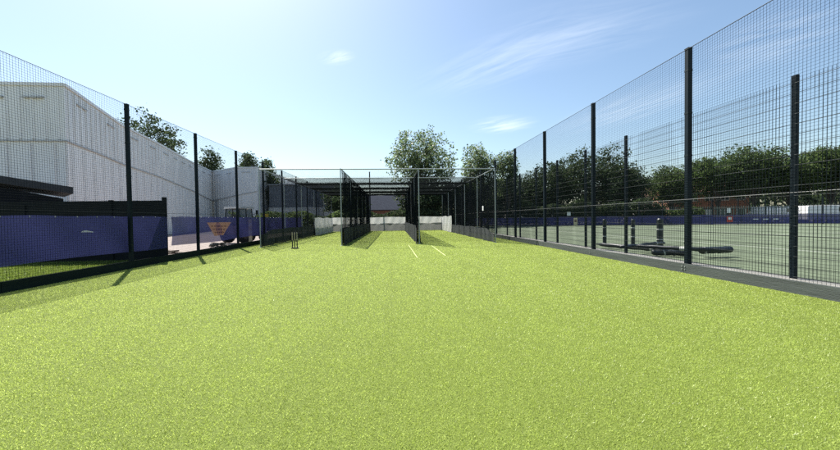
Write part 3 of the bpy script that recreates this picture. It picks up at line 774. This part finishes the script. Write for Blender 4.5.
# ------------------------------------------------------------------ padded posts and rolls on the court
def padroll(label, pts, r, bands):
    t = thing('net_roll', label, 'rolled net', pts[0], 0, 'rolled nets lying on the court')
    P = [Vector(p) - Vector(pts[0]) for p in pts]
    fine = []; rad = []
    n = 24
    for k in range(n + 1):
        s_ = k / n * (len(P) - 1); i = min(int(s_), len(P) - 2); q = P[i].lerp(P[i + 1], s_ - i)
        fine.append(q + Vector((0, 0, 0.006 * math.sin(k * 1.7)))); rad.append(r * (1 + 0.05 * math.sin(k * 2.3) + 0.03 * math.sin(k * 5.1)))
    rad[0] *= 0.75; rad[-1] *= 0.8
    MB().tube(fine, rad, 12).build('roll', PAD, t, smooth=True)
    for s_ in bands:
        k = int(s_ * n); MB().tube([fine[k], fine[k + 1]], max(rad[k], rad[k + 1]) + 0.006, 12).build('strap', PADBAND, t)
    return t
def gp(px, py, z): return tuple(float(c) for c in ground(px, py, z))
padroll('long black rolled net with a blunt padded end reaching furthest right', [gp(636, 246, 0.26), gp(690, 249, 0.26), gp(730, 250, 0.26)], 0.058, (0.45,))
padroll('thickest black padded bar end lying beyond the long roll', [gp(700, 250.5, 0.2), gp(731, 249.5, 0.2)], 0.10, (0.1,))
padroll('black rolled net from the left post to under the long roll', [gp(600, 244.5, 0.12), gp(640, 248, 0.12), gp(688, 252, 0.12)], 0.075, (0.65,))
padroll('black rolled net lying nearest to the fence', [gp(652, 252.5, 0.1), gp(690, 253, 0.1)], 0.085, (0.3,))
padroll('thin black rolled net crossing over the other rolls', [gp(620, 247.5, 0.22), gp(655, 243.5, 0.30), gp(664, 243, 0.22)], 0.055, (0.5,))
for i, (px, py, Y, lab) in enumerate([(604.5, 219, 13.6, 'leftmost and thinnest of the three black padded posts by the rolled nets'), (633, 219, 13.0, 'middle one of the three black padded posts by the rolled nets'),
                                     (660, 218.5, 11.2, 'nearest and thickest of the three black padded posts by the rolled nets')]):
    a = at_y(px, py, Y)
    t = thing('padded_post', lab, 'post', (a[0], Y, 0), 0, 'padded posts on the court')
    r = 0.075 if i < 2 else 0.10
    MB().tube([(0, 0, 0.03), (0, 0, a[2] - 0.04), (0, 0, a[2])], [r, r, r * 0.7], 12).build('pad', PAD, t, smooth=False)
    for z in (0.35, 0.72): MB().tube([(0, 0, z), (0, 0, z + 0.035)], r + 0.006, 12).build('strap', PADBAND, t)
    MB().box((-0.25, -0.25, -0.01), (0.25, 0.25, 0.03), 0.04).build('base_plate', PAD, t)

# ------------------------------------------------------------------ far side of the court
A0, A1 = np.array([7.2, 48.0]), np.array([70.0, 23.5])
dv = A1 - A0; FL = np.linalg.norm(dv); ang = math.atan2(dv[1], dv[0])
ff = thing('mesh_fence', 'far dark mesh fence beyond the court, below the trees', 'fence', (A0[0], A0[1], 0), ang)
fp = fence_post(0.08, 0.08, 3.0).build('post', GREEN_STEEL, ff)
k = 1
while k * 2.5 < FL: copy_part(fp, ff, (k * 2.5, 0, 0)); k += 1
net('mesh', (0, -0.05, 0.05), (1, 0, 0), (0, 0, 1), FL, 2.9, 0.1, 0.2, 0.004, GREEN_WIRE, ff, None, 70)
fw = thing('windbreak_sheet', 'long faded blue windbreak sheet tied along the far fence of the court', 'windbreak', (A0[0], A0[1], 0.05), ang)
def far_d(u, v):
    return np.stack([0 * u, -0.10 + 0.03 * np.sin(u * 1.9), 0.03 * np.sin(u * 1.26) * v], -1)
sheet('cloth', (0, -0.05, 0), (1, 0, 0), (0, 0, 1), FL, 1.08, 300, 4, BLUE_FAR, fw, far_d)
mk_ = MB()
for kk in range(3): mk_.box((36.3 + 0.9 * kk, -0.205, 0.48), (36.75 + 0.9 * kk, -0.20, 0.60))
mk_.build('white_print', WHITE_PRINT, fw)
def fence_at(px):
    """where a sight line at picture column px meets the far fence"""
    r = _ray(px, 220); t = (A0[0] * dv[1] - A0[1] * dv[0]) / (r[0] * dv[1] - r[1] * dv[0]); return r * t
def board(px, py, w, h, m, label, m2=None):
    p = fence_at(px); q = _ray(px, py); z = q[2] * (p[1] / q[1]) + EYE
    nrm = np.array([dv[1], -dv[0]]) / FL
    t = thing('fence_sign', label, 'sign', (p[0] + nrm[0] * 0.25, p[1] + nrm[1] * 0.25, z), ang)
    MB().box((-w / 2, -0.01, -h / 2), (w / 2, 0.01, h / 2), 0.004).build('plate', m, t)
    if m2: MB().box((-w * 0.28, -0.014, -h * 0.1), (w * 0.28, -0.0105, h * 0.28)).build('panel', m2, t)
board(568.5, 213.8, 0.42, 0.5, WHITE, 'square white sign above the far blue windbreak')
board(575.2, 221.5, 0.45, 0.95, CREAM, 'upright cream and orange sign board on the far blue windbreak', ORANGE_P)
board(728.5, 219, 0.55, 0.7, RED, 'red and white sign board on the far blue windbreak', WHITE)
board(727.5, 210.5, 0.3, 0.55, WHITE, 'narrow white sign above the red and white sign board')

# green palisade behind the far fence
pf = thing('palisade_fence', 'grey green palisade fence behind the far court fence, below the brick houses', 'fence', (A0[0] + 26, A0[1] - 3.2, 0), ang)
pb = MB(); 
for k in range(120): 
    x = k * 0.26; pb.add([(x - 0.04, 0, 0.05), (x + 0.04, 0, 0.05), (x + 0.04, 0, 2.2), (x, 0, 2.32), (x - 0.04, 0, 2.2), (x - 0.04, 0.02, 0.05), (x + 0.04, 0.02, 0.05), (x + 0.04, 0.02, 2.2), (x, 0.02, 2.32), (x - 0.04, 0.02, 2.2)],
                         [(0, 1, 2, 3, 4), (9, 8, 7, 6, 5), (0, 5, 6, 1), (1, 6, 7, 2), (2, 7, 8, 3), (3, 8, 9, 4), (4, 9, 5, 0)])
pl_ = pb.build('pales', PALISADE, pf); pl_['kind'] = 'stuff'
MB().box((-0.1, 0.025, 0.4), (31.3, 0.06, 0.46)).box((-0.1, 0.025, 1.9), (31.3, 0.06, 1.96)).build('rail', PALISADE, pf)

# ------------------------------------------------------------------ trees
def tree(label, px, ytop, Y, width, crown_lo, seed, leaves, m, leaf=0.34, blobs=18, group=None, name='broadleaf_tree', gap=0.34, base=None):
    leaves = int(leaves * 1.25)
    r = np.random.default_rng(seed)
    top = at_y(px, ytop, Y); x0, H = top[0], top[2]
    t = thing(name, label, 'tree', (x0, Y, 0), 0, group)
    W2 = width / 2; lo = crown_lo; hc = (H + lo) / 2; hh = (H - lo) / 2
    cen = []
    for k in range(blobs):
        # blob centres spread over an ellipsoid, more of them high and outside
        zf = 1 - 2 * (k + 0.5) / blobs; an = k * 2.39996 + r.uniform(-0.5, 0.5); d = np.array([math.sqrt(1 - zf * zf) * math.cos(an), math.sqrt(1 - zf * zf) * math.sin(an), zf])
        rad = r.uniform(0.52, 0.70) if k % 5 else r.uniform(0.1, 0.45)
        s_ = r.uniform(0.26, 0.40)
        cen.append((d[0] * W2 * rad, d[1] * W2 * rad, hc + d[2] * hh * rad, s_ * W2, s_ * hh * 0.85))
    ztop = max(c[2] + c[4] for c in cen)
    cen = [(c[0], c[1], c[2] + (H - ztop), c[3], c[4]) for c in cen]
    # trunk and limbs
    mb = MB(); th = lo + hh * 0.5; tr_ = 0.03 * H * 0.55
    mb.tube([(0, 0, -0.1), (0.05, 0.02, lo * 0.5), (r.normal(0, 0.15), r.normal(0, 0.15), th)], [tr_ * 1.25, tr_, tr_ * 0.6], 8)
    for c in cen:
        s0 = r.uniform(lo * 0.7, th); b = Vector((0, 0, s0)); e = Vector(c[:3])
        mid = b.lerp(e, 0.5) + Vector((r.normal(0, 0.3), r.normal(0, 0.3), r.uniform(0, 0.4)))
        mb.tube([b, mid, e], [tr_ * 0.38, tr_ * 0.24, tr_ * 0.08], 5)
        for j in range(4):
            d = r.normal(0, 1, 3); d /= np.linalg.norm(d); q = Vector((c[0] + d[0] * c[3] * 0.8, c[1] + d[1] * c[3] * 0.8, c[2] + d[2] * c[4] * 0.8))
            mb.tube([mid.lerp(e, r.uniform(0.3, 1)), q], [tr_ * 0.1, tr_ * 0.04], 4)
    mb.build('trunk', BARK, t)
    # leaves: small bent quads in clumps within each blob
    n = leaves; bi = r.integers(0, len(cen), n); C = np.array(cen)[bi]
    clump_dirs = r.normal(0, 1, (len(cen), 26, 3)); clump_dirs /= np.linalg.norm(clump_dirs, axis=2, keepdims=True)
    clump_r = r.uniform(0.45, 1.05, (len(cen), 26))
    ci = r.integers(0, 26, n)
    d = clump_dirs[bi, ci] * clump_r[bi, ci][:, None]
    P = np.stack([C[:, 0] + d[:, 0] * C[:, 3], C[:, 1] + d[:, 1] * C[:, 3], C[:, 2] + d[:, 2] * C[:, 4]], 1)
    P += r.normal(0, 1, (n, 3)) * (gap * np.array([1, 1, 0.75]))
    nrm = r.normal(0, 1, (n, 3)) + np.array([0, 0, 0.7]); nrm /= np.linalg.norm(nrm, axis=1, keepdims=True)
    a = np.cross(nrm, r.normal(0, 1, (n, 3))); a /= np.linalg.norm(a, axis=1, keepdims=True); b = np.cross(nrm, a)
    L = leaf * r.uniform(0.6, 1.35, n)[:, None]; Wd = L * r.uniform(0.5, 0.8, n)[:, None]
    q = np.stack([P - a * L / 2, P - b * Wd / 2 + nrm * L * 0.08, P + a * L / 2, P + b * Wd / 2 + nrm * L * 0.08], 1).reshape(-1, 3)
    link('crown', mesh_np('crown', q, np.arange(len(q)).reshape(-1, 4)), m, t)
    return t
G1 = 'trees behind the practice cage'; G2 = 'trees beyond the court'; G3 = 'trees behind the white hall'
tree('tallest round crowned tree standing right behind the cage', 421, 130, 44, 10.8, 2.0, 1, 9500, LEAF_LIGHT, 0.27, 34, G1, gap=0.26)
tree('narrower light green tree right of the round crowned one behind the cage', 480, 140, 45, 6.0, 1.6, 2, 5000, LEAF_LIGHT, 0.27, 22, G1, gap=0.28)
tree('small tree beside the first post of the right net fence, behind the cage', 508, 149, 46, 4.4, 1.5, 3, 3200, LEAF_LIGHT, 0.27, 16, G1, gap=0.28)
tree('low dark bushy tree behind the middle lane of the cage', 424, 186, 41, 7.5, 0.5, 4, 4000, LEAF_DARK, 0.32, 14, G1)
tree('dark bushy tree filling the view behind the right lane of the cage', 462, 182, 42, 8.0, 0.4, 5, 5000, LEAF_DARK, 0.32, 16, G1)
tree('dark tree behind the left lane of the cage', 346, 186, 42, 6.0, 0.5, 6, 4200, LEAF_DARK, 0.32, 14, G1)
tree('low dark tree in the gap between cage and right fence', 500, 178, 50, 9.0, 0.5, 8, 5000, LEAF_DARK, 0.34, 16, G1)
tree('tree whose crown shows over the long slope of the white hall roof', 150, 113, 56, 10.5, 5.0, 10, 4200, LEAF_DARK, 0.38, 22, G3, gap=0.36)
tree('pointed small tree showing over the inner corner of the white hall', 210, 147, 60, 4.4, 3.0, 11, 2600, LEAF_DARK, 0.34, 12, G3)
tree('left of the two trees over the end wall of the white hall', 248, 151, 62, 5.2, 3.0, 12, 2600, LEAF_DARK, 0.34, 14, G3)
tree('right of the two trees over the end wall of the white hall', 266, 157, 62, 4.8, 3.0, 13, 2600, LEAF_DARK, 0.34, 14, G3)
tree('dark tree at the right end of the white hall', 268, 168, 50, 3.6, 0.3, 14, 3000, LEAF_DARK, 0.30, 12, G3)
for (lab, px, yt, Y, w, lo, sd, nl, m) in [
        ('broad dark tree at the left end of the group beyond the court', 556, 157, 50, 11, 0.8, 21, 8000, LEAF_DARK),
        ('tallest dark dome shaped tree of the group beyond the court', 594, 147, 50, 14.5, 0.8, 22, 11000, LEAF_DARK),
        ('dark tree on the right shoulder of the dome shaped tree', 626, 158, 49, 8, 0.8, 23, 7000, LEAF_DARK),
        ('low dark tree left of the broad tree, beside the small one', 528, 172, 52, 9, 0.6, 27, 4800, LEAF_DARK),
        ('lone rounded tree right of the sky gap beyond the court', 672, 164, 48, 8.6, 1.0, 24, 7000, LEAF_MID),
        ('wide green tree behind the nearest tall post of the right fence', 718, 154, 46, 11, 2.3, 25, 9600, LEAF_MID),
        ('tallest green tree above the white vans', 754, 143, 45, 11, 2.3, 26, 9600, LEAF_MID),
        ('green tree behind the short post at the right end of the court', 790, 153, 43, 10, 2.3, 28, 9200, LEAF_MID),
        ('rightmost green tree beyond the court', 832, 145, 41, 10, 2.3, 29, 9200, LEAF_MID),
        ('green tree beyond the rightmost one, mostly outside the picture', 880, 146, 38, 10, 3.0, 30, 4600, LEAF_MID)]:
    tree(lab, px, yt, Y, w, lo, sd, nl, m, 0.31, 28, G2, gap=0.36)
def hedge(label, cx, cy, L, W_, H, ang_, seed, n, m):
    r = np.random.default_rng(seed)
    t = thing('hedge', label, 'hedge', (cx, cy, 0), ang_)
    P = np.stack([r.uniform(-L / 2, L / 2, n), r.uniform(-W_ / 2, W_ / 2, n), H * r.uniform(0.02, 1, n) ** 0.7], 1)
    P[:, 2] *= 0.82 + 0.18 * np.sin(P[:, 0] * 1.3 + seed) * np.sin(P[:, 0] * 0.37)
    nrm = r.normal(0, 1, (n, 3)); nrm /= np.linalg.norm(nrm, axis=1, keepdims=True)
    a = np.cross(nrm, r.normal(0, 1, (n, 3))); a /= np.linalg.norm(a, axis=1, keepdims=True); b = np.cross(nrm, a)
    Lf = 0.26 * r.uniform(0.6, 1.3, n)[:, None]
    q = np.stack([P - a * Lf / 2, P - b * Lf / 3, P + a * Lf / 2, P + b * Lf / 3], 1).reshape(-1, 3)
    link('foliage', mesh_np('foliage', q, np.arange(len(q)).reshape(-1, 4)), m, t)
    mb = MB()
    for k in range(int(L / 0.8)):
        x = -L / 2 + 0.4 + 0.8 * k; mb.tube([(x, 0, -0.02), (x + 0.1, 0.05, H * 0.7)], [0.04, 0.015], 5)
    mb.build('stem', BARK, t)
p = fence_at(560); hedge('dark hedge behind the far fence at the left end of the court', p[0], p[1] + 2.0, 26, 1.8, 3.6, ang, 41, 22000, LEAF_DARK)
p = fence_at(680); hedge('green hedge behind the far fence left of the palisade', p[0], p[1] + 2.2, 8, 1.4, 2.3, ang, 42, 3500, LEAF_MID)
hedge('overgrown dark hedge along the back of the cage', 1.5, 38.5, 16, 1.6, 2.6, 0.0, 43, 7000, LEAF_DARK)
hedge('overgrown hedge at the rear left of the cage', -11.5, 36.5, 11, 1.8, 2.4, 0.12, 44, 5000, LEAF_MID)

# the wooded skyline far behind everything
r_ = np.random.default_rng(77)
n_ = 60000
th_ = r_.uniform(-1.35, 1.35, n_); R_ = 150 + r_.normal(0, 5, n_); hgt = 9 + 3 * np.sin(th_ * 23) + 2 * np.sin(th_ * 57 + 1) + 1.2 * np.sin(th_ * 131)
P_ = np.stack([R_ * np.sin(th_), R_ * np.cos(th_), hgt * r_.uniform(0, 1, n_) ** 0.8], 1)
nn = r_.normal(0, 1, (n_, 3)); nn /= np.linalg.norm(nn, axis=1, keepdims=True)
aa = np.cross(nn, r_.normal(0, 1, (n_, 3))); aa /= np.linalg.norm(aa, axis=1, keepdims=True); bb_ = np.cross(nn, aa)
q_ = np.stack([P_ - aa * 0.6, P_ - bb_ * 0.4, P_ + aa * 0.6, P_ + bb_ * 0.4], 1).reshape(-1, 3)
tag(link('far_wood', mesh_np('far_wood', q_, np.arange(len(q_)).reshape(-1, 4)), LEAF_DARK), 'belt of dark trees along the far skyline', 'woodland', kind='stuff')

# ------------------------------------------------------------------ houses and sheds in the distance
def house(label, x, y, rz, L, Dp, eave, ridge, wallm, roofm, nwin, storeys=2, name='house', chim=True, door=True):
    t = thing(name, label, 'house', (x, y, 0), rz)
    MB().add([(-L / 2, 0, 0), (L / 2, 0, 0), (L / 2, Dp, 0), (-L / 2, Dp, 0), (-L / 2, 0, eave), (L / 2, 0, eave), (L / 2, Dp, eave), (-L / 2, Dp, eave), (-L / 2, Dp / 2, ridge - 0.05), (L / 2, Dp / 2, ridge - 0.05)],
             [(0, 1, 5, 4), (1, 2, 6, 9, 5), (2, 3, 7, 6), (3, 0, 4, 8, 7)]).build('wall', wallm, t)
    o = 0.35
    rf_ = MB()
    k = (ridge - eave) / (Dp / 2)
    for s_ in (0, 1):
        y0 = -o if s_ == 0 else Dp + o; z0 = eave - o * k + 0.08
        vs = [(-L / 2 - o, y0, z0), (L / 2 + o, y0, z0), (L / 2 + o, Dp / 2, ridge + 0.08), (-L / 2 - o, Dp / 2, ridge + 0.08)]
        vs2 = [(a_, b_, c_ - 0.12) for a_, b_, c_ in vs]
        rf_.add(vs + vs2, [(0, 1, 2, 3), (7, 6, 5, 4), (0, 4, 5, 1), (1, 5, 6, 2), (3, 2, 6, 7), (0, 3, 7, 4)])
    ro = rf_.build('roof', roofm, t)
    if chim: MB().box((L * 0.3, Dp / 2 - 0.3, ridge - 0.2), (L * 0.3 + 0.6, Dp / 2 + 0.3, ridge + 1.1)).build('chimney', BRICK, ro)
    for s_ in range(storeys):
        for k in range(nwin):
            if s_ == 0 and door and k == nwin // 2: continue
            xx = -L / 2 + L * (k + 0.5) / nwin; zz = 0.9 + 2.6 * s_
            fr = MB().box((xx - 0.6, -0.05, zz), (xx + 0.6, 0.04, zz + 0.07)).box((xx - 0.6, -0.05, zz + 1.13), (xx + 0.6, 0.04, zz + 1.2)) \
                .box((xx - 0.6, -0.05, zz + 0.072), (xx - 0.53, 0.04, zz + 1.128)).box((xx + 0.53, -0.05, zz + 0.072), (xx + 0.6, 0.04, zz + 1.128)).box((xx - 0.03, -0.05, zz + 0.072), (xx + 0.03, 0.04, zz + 1.128)).build('window', WHITE, t)
            MB().add([(xx - 0.53, -0.012, zz + 0.07), (xx + 0.53, -0.012, zz + 0.07), (xx + 0.53, -0.012, zz + 1.13), (xx - 0.53, -0.012, zz + 1.13)], [(0, 1, 2, 3)]).build('pane', GLASS, fr)
    if door:
        xx = -L / 2 + L * (nwin // 2 + 0.5) / nwin
        d_ = MB().box((xx - 0.45, -0.05, 0.05), (xx + 0.45, 0.03, 2.05)).build('door', WHITE, t)
        MB().tube([(xx + 0.34, -0.09, 1.0), (xx + 0.34, -0.052, 1.0)], 0.03, 6).build('handle', GALV, d_)
    return t
a = at_y(384, 215, 57)
house('low brick building with a broad slate roof behind the middle lane', a[0], 57, 0, 11, 8, 2.9, 5.4, BRICK, SLATE, 5, 1)
a = at_y(709, 200, 52); house('red brick house seen under the trees beside the nearest tall post', a[0], 52, -0.37, 11, 8, 5.2, 8.0, BRICK, TILE, 5, 2)
a = at_y(660, 200, 62); house('pale rendered house in the gap left of the nearest tall post', a[0], 62, -0.37, 9, 8, 4.9, 7.6, RENDER_W, TILE, 4, 2)
a = at_y(532, 205, 66); house('pale house with a grey roof between the far posts of the right fence', a[0], 66, -0.1, 9, 8, 4.8, 7.4, RENDER_W, SLATE, 4, 2)
# grey ribbed warehouse behind the left lane
a = at_y(305, 200, 48)
wr = thing('warehouse', 'slate grey ribbed warehouse between the white hall and the cage', 'building', (a[0], 48, 0), math.radians(4))
MB().box((-4.8, 0, 0), (6.2, 12, 6.1)).build('wall', GREY_RIB, wr)
rb = MB()
for k in range(27): rb.box((-4.7 + 0.4 * k, -0.06, 3.2), (-4.58 + 0.4 * k, -0.002, 6.0))
rb.build('ribs', GREY_RIB, wr)
MB().box((-4.85, -0.10, 0), (6.25, -0.065, 3.0)).build('lower_wall', RENDER_W, wr)
MB().box((-5, -0.2, 6.102), (6.4, 12.2, 6.3)).build('roof', TRIM, wr)
# mast behind the lane ends
a = at_y(369.5, 171.7, 36)
o = MB().tube([(0, 0, 0), (0, 0, a[2])], [0.08, 0.06], 8).build('lamp_mast', GREEN_STEEL); o.location = (a[0], 36, 0)
tag(o, 'single thin dark mast standing behind the middle lane of the cage', 'mast')

# ------------------------------------------------------------------ vehicles
def car(label, x, y, rz, paint, kind='car', group=None):
    t = thing('parked_' + kind, label, kind, (x, y, 0), rz, group)
    if kind == 'van':
        prof = [(-2.5, 0.35), (-2.55, 0.9), (-2.35, 1.15), (-1.7, 1.35), (-1.15, 1.98), (-0.9, 2.1), (2.4, 2.12), (2.5, 2.0), (2.55, 0.4)]; w = 0.95; wb = 1.55; wr_ = 0.34
        winp = [(-1.55, 1.36), (-1.12, 1.86), (-0.35, 1.88), (-0.35, 1.36)]; H1 = None
    else:
        prof = [(-2.05, 0.32), (-2.1, 0.62), (-1.95, 0.82), (-1.0, 0.95), (-0.35, 1.40), (0.2, 1.48), (1.1, 1.42), (1.75, 1.02), (2.05, 0.92), (2.1, 0.4)]; w = 0.86; wb = 1.28; wr_ = 0.31
        winp = [(-0.85, 0.98), (-0.3, 1.34), (0.2, 1.41), (1.0, 1.36), (1.5, 1.0)]
    body = MB().xprism(prof, -w, w).build('body', paint, t)
    bv = body.modifiers.new('bevel', 'BEVEL'); bv.width = 0.07; bv.segments = 2; bv.limit_method = 'ANGLE'
    for s_ in (-1, 1):
        MB().xprism(winp, s_ * (w + 0.002), s_ * (w + 0.008)).build('side_window', GLASS, t)
        for yy in (-wb, wb): wheel(t, (s_ * (w - 0.1), yy, wr_), wr_, 0.2)
        MB().box((s_ * w * 0.72 - 0.14, -2.0 - (0.58 if kind == 'van' else 0.12), 0.68), (s_ * w * 0.72 + 0.14, -1.98 - (0.5 if kind == 'van' else 0.08), 0.82)).build('headlight', ROOF_W, t)
    return t
a = at_y(778, 203, 41.0); car('white van parked below the tall green tree', a[0], 41.0, PI / 2 - 0.37, CAR_W, 'van')
a = at_y(762, 204, 43.5); car('silver car parked left of the white van', a[0], 43.5, PI / 2 - 0.37, CAR_S, 'car')
a = at_y(828, 203, 36.5); car('white van parked at the right end behind the far fence', a[0], 36.5, PI / 2 - 0.37, CAR_W, 'van')
a = at_y(812, 205, 38.6); car('white car parked between the two white vans', a[0], 38.6, PI / 2 - 0.37, CAR_W, 'car')
